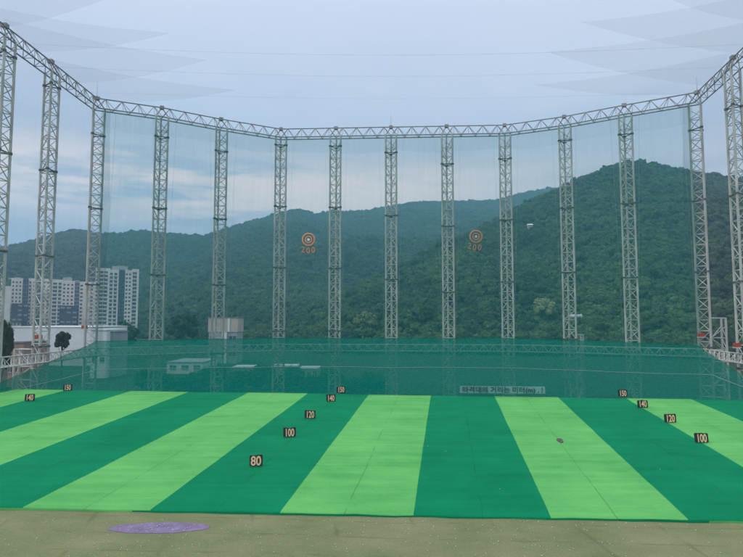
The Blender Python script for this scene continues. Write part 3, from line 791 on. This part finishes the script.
def panel(label, pix, z):
    """doubled piece of overhead netting, outline given on the plane of the ring"""
    P = [at_z(a,b_,z) for a,b_ in pix]; c = sum(P,Vector())/len(P); n = len(P)
    N_ = 5; V = []; Fc = []
    # fan of rings towards the middle so the sheet can sag
    for k in range(N_):
        f = 1-k/N_
        for p_ in P: V.append((c.x+(p_.x-c.x)*f, c.y+(p_.y-c.y)*f, z-.5*(1-f*f)))
    V.append((c.x,c.y,z-.5)); F4 = []
    b = MB(); b.v = [tuple(v) for v in V]
    for k in range(N_-1):
        for i in range(n):
            j = (i+1)%n; b.f.append((k*n+i,k*n+j,(k+1)*n+j,(k+1)*n+i)); b.m.append(0)
    for i in range(n): b.f.append(((N_-1)*n+i,(N_-1)*n+(i+1)%n,N_*n)); b.m.append(0)
    o = b.build('net_panel', M['top_panel'], origin=(c.x,c.y,z)); tag(o,label,'net panel','doubled net panels at the sides of the roof')
def curve(a, c, bow, n=8):
    out = []
    for i in range(n+1):
        t = i/n; out.append((a[0]+(c[0]-a[0])*t, a[1]+(c[1]-a[1])*t+bow*math.sin(math.pi*t)))
    return out
def pan(label, tip, upper, lower, z, bu=2, bl=3): panel(label, curve(tip,upper,bu)[:-1]+curve(upper,lower,0,3)[:-1]+curve(lower,tip,bl)[:-1], z)
pan('doubled overhead net panel with its tip highest, at the upper left corner',(104,0),(-30,-16),(-30,32),ZB+.45,4,5)
pan('doubled overhead net panel second from the top at the left, tip pointing right',(171,33),(-18,4),(32,52),ZB+.6,4,5)
pan('doubled overhead net panel third from the top at the left',(207,60),(2,18),(66,84),ZB+.75,4,5)
pan('lowest doubled overhead net panel at the left, reaching the left corner tower',(236,90),(38,56),(100,101),ZB+.9,4,5)
pan('doubled overhead net panel with its tip highest, at the upper right corner',(672,0),(760,-20),(770,22),ZB+.45,4,5)
pan('doubled overhead net panel second from the top at the right, tip pointing left',(580,22),(760,-8),(748,54),ZB+.6,4,5)
pan('doubled overhead net panel third from the top at the right',(546,52),(756,20),(722,88),ZB+.75,4,5)
pan('lowest doubled overhead net panel at the right, reaching the right corner tower',(533,85),(732,52),(700,94),ZB+.9,4,5)

# ------------------------------------------------------------------ things on the towers
def orange_box(px, py, y, label, s=1.0):
    p = at_y(px,py,y); root = thing('winch_box', label, 'winch box', (p.x,p.y,p.z-.4*s), 0, 'orange boxes on the side towers')
    b = MB(); b.box((0,0,.4*s),(1.1*s,.5,.75*s)); b.build('case', M['orange'], root)
    b = MB(); b.bar((-.62*s,-.02,.4*s),(.62*s,-.02,.4*s),.16*s,10); b.build('drum', M['collar'], root)
    b = MB(); b.box((0,0,-.06),(1.3*s,.6,.1)); b.build('shelf', M['steel'], root)
orange_box(38.5,337,ring[1].y-.9,'orange winch box on the buttressed tower before the left apartments',.75)
orange_box(84.5,327,ring[2].y-.6,'orange winch box on the left corner tower',.7)
orange_box(701,335,ring[12].y-.9,'orange winch box on the right corner tower',.75)
orange_box(737,345,ring[13].y-.9,'orange winch box on the tower cut by the right picture edge',.75)
p = at_y(575,316,ring[10].y-.6); root = thing('security_camera','white tubular camera fixed low on the tower below the right slope','camera',(p.x-.9,p.y,p.z))
b = MB(); b.bar((0,0,0),(1.9,-.15,-.02),.30,14); b.bar((1.9,-.15,-.02),(2.05,-.16,-.02),.36,14); b.build('housing', M['white'], root, True)
b = MB(); b.bar((0,0.1,-.5),(.5,0,-.2),.07,6); b.bar((0,.5,-.5),(0,.1,-.5),.07,6); b.build('bracket', M['steel'], root)

# ------------------------------------------------------------------ round targets on the back net
def target(px, py, label, tilt):
    y0 = ring[6].y; p = at_y(px,py,y0-1.0); k = (y0-1)/F
    root = thing('round_target', label, 'target', (p.x,p.y,p.z)); root.rotation_euler = (0,tilt,0)
    U, Vv, O0 = Vector((1,0,0)), Vector((0,0,1)), Vector((0,0,0))
    b = MB(); b.ring(O0,U,Vv,6.0*k,.75*k,40,8); b.build('outer_ring', M['peach'], root, True)
    b = MB(); b.ring(O0,U,Vv,4.9*k,.55*k,40,8); b.build('red_ring', M['redring'], root, True)
    b = MB(); b.ring(O0,U,Vv,3.2*k,.6*k,36,8); b.build('inner_ring', M['peach'], root, True)
    b = MB(); b.bar((0,-.05,0),(0,.05,0),1.4*k,24); b.build('bullseye', M['bull'], root)
    b = MB()
    for t in (0,math.pi/2): b.bar((6.3*k*math.cos(t),.09,6.3*k*math.sin(t)),(-6.3*k*math.cos(t),.09,-6.3*k*math.sin(t)),.04,6)
    b.bar((-5*k,.09,-5*k),(-5*k,.09,-14.2*k),.03,6); b.bar((5*k,.09,-5*k),(5*k,.09,-14.2*k),.03,6); b.build('frame', M['collar'], root)
    for i,(ch,dx) in enumerate((('2',-5.2),('0',0.1),('0',5.2))):
        dz = (-13.6+(.3 if i != 1 else -.5))*k
        text_part('numeral_rim', ch, 8.6*k, .03, M['redring'], root, (dx*k,.0,dz), offset=.055, sx=.88)
        text_part('numeral', ch, 8.6*k, .04, M['peach'], root, (dx*k,-.06,dz), offset=.0, sx=.88)
target(308.5,239.5,'round ringed target with figures 200, the left one of two on the net',R(2))
target(476,236.5,'round ringed target with figures 200, the right one of two, hanging tilted',R(9))

# banner on the catch net
pA = on_field(462,391.5); yb = far_edge(pA.x)-.12
a, c = at_y(460,389.8,yb), at_y(545,389.8,far_edge(at_y(545,390,63).x)-.12)
root = thing('banner','faded pale banner with dark Korean writing at the foot of the catch net','banner',(a+c)/2, math.atan2(c.y-a.y,c.x-a.x))
Wd = (c-a).length; Hb = .80
b = MB(); n = 24
for i in range(n):
    x0,x1 = -Wd/2+Wd*i/n, -Wd/2+Wd*(i+1)/n; f = lambda x: .03*math.sin(x*2.3)
    b.quad((x0,f(x0),-Hb/2),(x1,f(x1),-Hb/2),(x1,f(x1),Hb/2),(x0,f(x0),Hb/2)); b.quad((x0,f(x0)+.02,Hb/2),(x1,f(x1)+.02,Hb/2),(x1,f(x1)+.02,-Hb/2),(x0,f(x0)+.02,-Hb/2))
b.build('cloth', M['banner'], root)
text_part('lettering','타격대의 거리는 미터(m) . !',.74,.005,M['ink'],root,(0,-.06,-.26),offset=.012,sx=1.0)
# scale the lettering to the cloth
lt = [o for o in root.children if o.name.startswith('lettering')][0]
wx = max(v.co.x for v in lt.data.vertices)-min(v.co.x for v in lt.data.vertices); lt.scale = (Wd*.94/max(wx,.1),1,1)

# ------------------------------------------------------------------ buildings
def windows_on(root, frame_list, m=None):
    """frame_list: (origin, right vector, width, height) each one window part; past 90 the rest in one mesh"""
    rest = MB(); cache = {}
    for i,(o,r,w,h) in enumerate(frame_list):
        nrm = Vector((r.y,-r.x,0))
        if i < 90:
            key = (round(w,2),round(h,2),round(r.x,3),round(r.y,3))
            if key not in cache:
                b = MB(); b.quad(-r*w/2, r*w/2, r*w/2+Vector((0,0,h)), -r*w/2+Vector((0,0,h)))
                mid = nrm*.03; b.box(mid+Vector((0,0,h*.5)),(.07,.05,h),math.atan2(r.y,r.x),1); b.box(mid+Vector((0,0,-.04)),(w+.1,.12,.08),math.atan2(r.y,r.x),1)
                ob = b.build('window',[M['glass'],M['white']],root); cache[key] = ob; ob.location = o+nrm*.03
            else:
                ob = cache[key].copy(); COL.objects.link(ob); ob.parent = root; ob.location = o+nrm*.03
        else:
            k = o+nrm*.03; rest.quad(k-r*w/2,k+r*w/2,k+r*w/2+Vector((0,0,h)),k-r*w/2+Vector((0,0,h)))
    if rest.f: tag(rest.build('window',M['glass'],root),kind='stuff')

def gz(x,y): return float(height(np.array(x),np.array(y)))
def apartment(name, label, y, xl, xr, ytop, wings, rot=0.0, penthouse=None, wallm='cream', podium=None):
    """wings: (px0, px1, dy top px, style) front planes; style: list of (share, kind) columns"""
    pL, pR = at_y(xl,ytop,y), at_y(xr,ytop,y); W = pR.x-pL.x; g = gz((pL.x+pR.x)/2,y); Ht = pL.z-g
    rot = -math.atan2((pL.x+pR.x)/2,y); root = thing(name,label,'apartment block',((pL.x+pR.x)/2,y,g),rot); k = y/F*math.cos(rot); Rv = Vector((1,0,0)); wl = []
    body = MB(); trim = MB(); fl = 2.9
    for (a,c,dtop,setb,cols,mi) in wings:
        x0 = (a-(xl+xr)/2)*k; x1 = (c-(xl+xr)/2)*k; h = Ht-dtop*k; dep = 14.0
        body.box(((x0+x1)/2,setb+dep/2,h/2),(x1-x0,dep,h),0,mi)
        body.box(((x0+x1)/2,setb+dep/2,h+.35),(x1-x0+.3,dep+.3,.7),0,0 if mi == 0 else mi)
        nfl = int((h-1.0)/fl)
        xx = x0; tot = sum(q for q,_ in cols)
        for q,kind in cols:
            w = (x1-x0)*q/tot; xm = xx+w/2
            for f_ in range(nfl):
                z = h-1.0-fl*(f_+1)+.75
                if z < 3: continue
                if kind == 'w': wl.append((Vector((xm,setb,z)),Rv,w*.62,1.45))
                elif kind == 'b':       # balcony bay: wide glass with a parapet slab
                    wl.append((Vector((xm,setb,z-.15)),Rv,w*.86,1.75)); trim.box((xm,setb-.35,z-.55),(w*.92,.7,.5))
                elif kind == 'd': wl.append((Vector((xm,setb,z-.4)),Rv,w*.9,2.3))
            if kind == 'p': trim.box((xm,setb-.30,h/2),(w,.55,h))
            xx += w
    body.build('wall',[M[wallm],M['slate'],M['grey']],root)
    if trim.f: trim.build('balcony',M[wallm],root)
    random.Random(1).shuffle(wl); windows_on(root,wl)
    if penthouse:
        a,c,up = penthouse; x0 = (a-(xl+xr)/2)*k; x1 = (c-(xl+xr)/2)*k; b = MB()
        b.box(((x0+x1)/2,7,Ht+up*k/2),(x1-x0,7,up*k)); b.box(((x0+x1)/2+1,7,Ht+up*k+.3),((x1-x0)*.4,4,.7)); b.build('roof_house',M['grey'],root)
    if podium:
        for (a,c,y0,y1,mi,dy) in podium:
            x0 = (a-(xl+xr)/2)*k; x1 = (c-(xl+xr)/2)*k; z1 = Ht-(y0-ytop)*k; z0 = Ht-(y1-ytop)*k; b = MB()
            b.box(((x0+x1)/2,dy/2,(z0+z1)/2),(x1-x0,abs(dy),z1-z0)); 
            nx = max(2,int((x1-x0)/3.2)); nz = max(2,int((z1-z0)/2.9)); rr = random.Random(int(a))
            pd = b.build('podium',M[mi],root); t = MB()
            for i in range(nx):
                for j in range(nz):
                    if rr.random() < .5: t.box((x0+(i+.5)*(x1-x0)/nx,dy-.12,z0+(j+.5)*(z1-z0)/nz),((x1-x0)/nx*.7,.2,1.3))
            if t.f: t.build('pale_panel',M['grey' if mi == 'slate' else 'slate'],pd)
    return root
B,Wn,Pp,Dk = 'b','w','p','d'
apartment('apartment_block','white apartment block at the far left with a slab-like side and dark podium',425,1,28.5,279,
   [(1,4,-.0,0,[(.5,Wn),(.5,Wn)],0),(4,11.5,10,-3,[(1,'n')],0),(11.5,23,0,0,[(.2,Pp),(1,Wn),(.25,Pp),(1,Wn),(.25,Pp),(1,Wn),(.3,Pp)],0),(23,28.5,1,1.0,[(1,Dk),(1,Dk)],1)],podium=[(13,30,308,330,'slate',-2)],penthouse=(8,24,1.6))
apartment('apartment_block','narrow cream apartment block half hidden behind the buttressed tower',440,29,50,279.5,
   [(29,36,0,0,[(.6,Wn),(.3,Pp),(.6,Wn)],0),(36,43,1,1.2,[(1,Dk),(1,Dk)],2),(43,50,0,0,[(.6,Wn),(.3,Pp),(.6,Wn)],0)])
apartment('apartment_block','wide white apartment block with a roof house, left of the corner tower',432,51,96,281,
   [(51,63,0,0,[(.6,Wn),(1.4,B),(.25,Pp),(1.0,B),(.3,Pp)],0),(63,75,1,0,[(1,Wn),(.25,Pp),(1,Wn),(.25,Pp),(1,Wn),(.3,Pp)],0),(75,80,0,1,[(1,Dk),(1,Dk)],2),(80,96,1.5,0,[(1,Wn),(.3,Pp),(1,Wn),(.3,Pp),(1,Wn),(.4,Pp)],0)],
   penthouse=(63,72,4),podium=[(61,79,309,330,'slate',-2)])
apartment('apartment_block','tallest cream apartment block with a dark recessed middle, right of the corner tower',420,96,139.5,269.5,
   [(96,110,0,0,[(.8,Wn),(.9,B),(.9,B),(.35,Pp)],0),(110,119,1.5,0,[(1,B),(.3,Pp),(1,B),(.4,Pp)],0),(119,125.5,3,3.0,[(1,Dk),(1,Dk)],1),(125.5,133,1.5,0,[(1,Wn),(1,Wn),(.3,Pp)],0),(133,139.5,0,.6,[(1,B),(.4,Pp)],0)],
   penthouse=(112,128,4.2))

def low_building(name, label, cat, y, xl, xr, ytop, ybot, depth, wallm, roofm, nw=0, wh=1.2, wz=.55, parapet=.3, rot=0.0):
    pL,pR = at_y(xl,ytop,y),at_y(xr,ytop,y); W = pR.x-pL.x; g = gz((pL.x+pR.x)/2,y)-.2; zt = pL.z; pass
    root = thing(name,label,cat,((pL.x+pR.x)/2,y,g),rot); H = zt-g; b = MB(); b.box((0,depth/2,H/2),(W,depth,H)); b.build('wall',M[wallm],root)
    b = MB(); b.box((0,depth/2,H+parapet/2+.003),(W+.3,depth+.3,parapet)); b.build('roof',M[roofm],root)
    if nw:
        windows_on(root,[(Vector((-W/2+W*(i+.5)/nw,0,H*wz)),Vector((1,0,0)),W/nw*.55,wh) for i in range(nw)])
    return root, W, H
low_building('factory','long low white factory wall below the apartment blocks','factory',175,8,91,327.5,None,26,'white','white',0)
low_building('warehouse','white shed right of the left corner tower with a grey side','shed',138,91.5,107,330.5,None,10,'white','white',2,1.2,.35)
low_building('shed','small grey annex with a white vent beside the white shed','shed',140,107.2,114,332.5,None,8,'grey','roofing',1,.9,.6)
low_building('house','brownish low house beside the dark tree at the left edge','house',120,9,24,343,None,9,'brick','roofing',3,1.0,.35)
# beige box building
y = 185; pL,pR = at_y(208.5,318,y),at_y(238,318,y); W = pR.x-pL.x; g = gz(pL.x,y)-.3; H = pL.z-g; k = y/F
root = thing('box_building','beige box building with a white stripe, behind the fifth tower','building',((pL.x+pR.x)/2,y,g))
zs = H-14*k
b = MB(); b.box((0,4,zs/2),(W*.96,8,zs)); b.build('wall',M['grey'],root)
b = MB(); b.box((0,4,zs+(H-zs)/2+.01),(W,8.4,H-zs)); b.build('upper_storey',M['tan'],root)
b = MB(); b.box((W*.06,-.32,zs*.5),(W*.16,.3,zs*.98)); b.box((W*.20,-.30,zs+(H-zs)*.5),(W*.07,.2,(H-zs)*.95)); b.build('white_stripe',M['white'],root)
b = MB(); b.box((0,4,H+.16),(W+.3,8.7,.28)); b.build('roof',M['roofing'],root)
windows_on(root,[(Vector((W*(-.32+.0),-.02,zs*q)),Vector((1,0,0)),W*.2,1.3) for q in (.25,.5,.75)]+[(Vector((W*.33,-.02,zs*q)),Vector((1,0,0)),W*.22,1.3) for q in (.25,.5,.75)])
low_building('warehouse','pale low warehouse seen through the green net, left of the beige box building','warehouse',150,167,203,363,None,14,'white','grey',3,1.1,.45)
for i,(a,c,t) in enumerate(((233,252,368),(255,268,371),(272,296,367),(300,318,369))):
    low_building('greenhouse',['pale shelter behind the bushes directly right of the pale warehouse','smallest pale shelter behind the bushes','widest pale shelter behind the bushes','last pale shelter to the right behind the bushes'][i],'shelter',128+i*2,a,c,t,None,5,'grey','white',3,1.2,.4)
# tiny hut up on the slope
d_ = 300.0
while d_ < 1200 and at_y(530,226,d_).z > gz(at_y(530,226,d_).x,d_)+5: d_ += 2
p = at_y(530,226,d_-6); g = gz(p.x,p.y); root = thing('hut','tiny white hut high on the forested slope right of the right target','hut',(p.x,p.y,g+1))
b = MB(); b.box((0,0,3.5),(4.4,4,7)); b.build('wall',M['grey'],root)
b = MB(); b.quad((-2.5,-2.4,7),(2.5,-2.4,7),(2.5,0,8.2),(-2.5,0,8.2)); b.quad((-2.5,2.4,7),(-2.5,0,8.2),(2.5,0,8.2),(2.5,2.4,7)); b.poly([(-2.5,-2.4,7),(-2.5,0,8.2),(-2.5,2.4,7)]); b.poly([(2.5,-2.4,7),(2.5,2.4,7),(2.5,0,8.2)]); b.build('roof',M['white'],root)
root.location.z -= 1.2

# ------------------------------------------------------------------ haze
hz = MB(); hz.box((0,0,270),(5500,5500,570)); ho = hz.build('haze', bpy.data.materials.new('haze')); tag(ho, kind='stuff')
hm = ho.data.materials[0]; hm.use_nodes = True; nt = hm.node_tree; nt.nodes.remove(nt.nodes['Principled BSDF'])
pv = nt.nodes.new('ShaderNodeVolumePrincipled'); pv.inputs['Color'].default_value = (.36,.68,.84,1); pv.inputs['Density'].default_value = .00037; pv.inputs['Anisotropy'].default_value = .2
nt.links.new(pv.outputs[0], nt.nodes['Material Output'].inputs['Volume'])

# ------------------------------------------------------------------ light
SUN_EL, SUN_AZ = R(44), R(-118)             # azimuth from +Y towards +X: behind the camera, to the left
sd = bpy.data.lights.new('sun','SUN'); sd.energy = 1.5; sd.angle = R(10); sd.color = (1,.96,.90)
so = bpy.data.objects.new('sun', sd); COL.objects.link(so)
dirv = Vector((math.sin(SUN_AZ)*math.cos(SUN_EL), math.cos(SUN_AZ)*math.cos(SUN_EL), math.sin(SUN_EL)))
so.rotation_euler = dirv.to_track_quat('Z','Y').to_euler(); so.location = (0,0,300)
wd = bpy.data.worlds.new('World'); SC.world = wd; wd.use_nodes = True; nt = wd.node_tree; N, L = nt.nodes, nt.links
bg = N['Background']; bg.inputs['Strength'].default_value = .1
sky = N.new('ShaderNodeTexSky'); sky.sky_type = 'NISHITA'; sky.sun_disc = False; sky.sun_elevation = SUN_EL; sky.sun_rotation = SUN_AZ; sky.dust_density = 2.0
tc = N.new('ShaderNodeTexCoord'); sep = N.new('ShaderNodeSeparateXYZ'); L.new(tc.outputs['Generated'], sep.inputs[0])
def wmap(v, a, b, c, d, smooth=True):
    n = N.new('ShaderNodeMapRange'); n.inputs['From Min'].default_value = a; n.inputs['From Max'].default_value = b; n.inputs['To Min'].default_value = c; n.inputs['To Max'].default_value = d
    if smooth: n.interpolation_type = 'SMOOTHSTEP'
    L.new(v, n.inputs['Value']); return n.outputs['Result']
def wmath(op, a, b):
    n = N.new('ShaderNodeMath'); n.operation = op
    for i,q in enumerate((a,b)):
        if isinstance(q,(int,float)): n.inputs[i].default_value = q
        else: L.new(q, n.inputs[i])
    return n.outputs[0]
def wmix(f, a, b):
    n = N.new('ShaderNodeMix'); n.data_type = 'RGBA'
    if isinstance(f,(int,float)): n.inputs['Factor'].default_value = f
    else: L.new(f, n.inputs['Factor'])
    for s,q in (('A',a),('B',b)):
        if isinstance(q,tuple): n.inputs[s].default_value = q+(1,)
        else: L.new(q, n.inputs[s])
    return n.outputs['Result']
def wnoise(scale, stretch, det=6, rough=.55, loc=(0,0,0)):
    mp = N.new('ShaderNodeMapping'); mp.inputs['Scale'].default_value = stretch; mp.inputs['Location'].default_value = loc; L.new(tc.outputs['Generated'], mp.inputs['Vector'])
    n = N.new('ShaderNodeTexNoise'); n.inputs['Scale'].default_value = scale; n.inputs['Detail'].default_value = det; n.inputs['Roughness'].default_value = rough; L.new(mp.outputs['Vector'], n.inputs['Vector']); return n.outputs['Fac']
veil = wmix(wmap(wnoise(1.3,(1,1,2.5)), .35,.65,0,1), (7.2,7.9,10.0), (8.6,9.1,10.6))     # thin even cloud
c1 = wmix(.86, sky.outputs['Color'], veil)
band = wmath('MULTIPLY', wmap(sep.outputs['Z'], .13,.20,0,1), wmap(sep.outputs['Z'], .31,.23,0,1))
bandn = wmap(wnoise(2.4,(1,1,6),7,.6,(.3,.1,.2)), .33,.46,0,1)
low = wmath('MULTIPLY', wmap(sep.outputs['Z'], .40,.26,0,1), .8)
c1b = wmix(low, c1, (5.8,6.7,8.4))
band = wmath('MULTIPLY', band, wmap(sep.outputs['X'], .0,.42,1,.35))
c2 = wmix(wmath('MULTIPLY', band, bandn), c1b, (13.4,11.3,10.5))
grey = wmath('MULTIPLY', wmap(wnoise(2.0,(1,1,7),6,.6,(2.1,.7,.9)), .50,.64,0,.35), wmap(sep.outputs['Z'], .42,.28,0,1))
c3 = wmix(grey, c2, (4.6,5.6,7.2))
c3 = wmix(wmath('MULTIPLY', wmap(sep.outputs['Z'], .33,.50,0,1), .6), c3, (8.3,8.6,10.3))
zen = wmap(sep.outputs['Z'], .45,1.0,1.0,2.1)
vm = N.new('ShaderNodeVectorMath'); vm.operation = 'SCALE'; L.new(c3, vm.inputs[0]); L.new(zen, vm.inputs['Scale'])
L.new(vm.outputs[0], bg.inputs['Color'])

vs = SC.view_settings; vs.view_transform = 'Standard'; vs.look = 'None'; vs.exposure = 0; vs.gamma = 1; vs.use_curve_mapping = False
SC.render.engine = 'CYCLES'; cy = SC.cycles; cy.max_bounces = 8; cy.transparent_max_bounces = 24; cy.volume_bounces = 1; cy.use_denoising = True
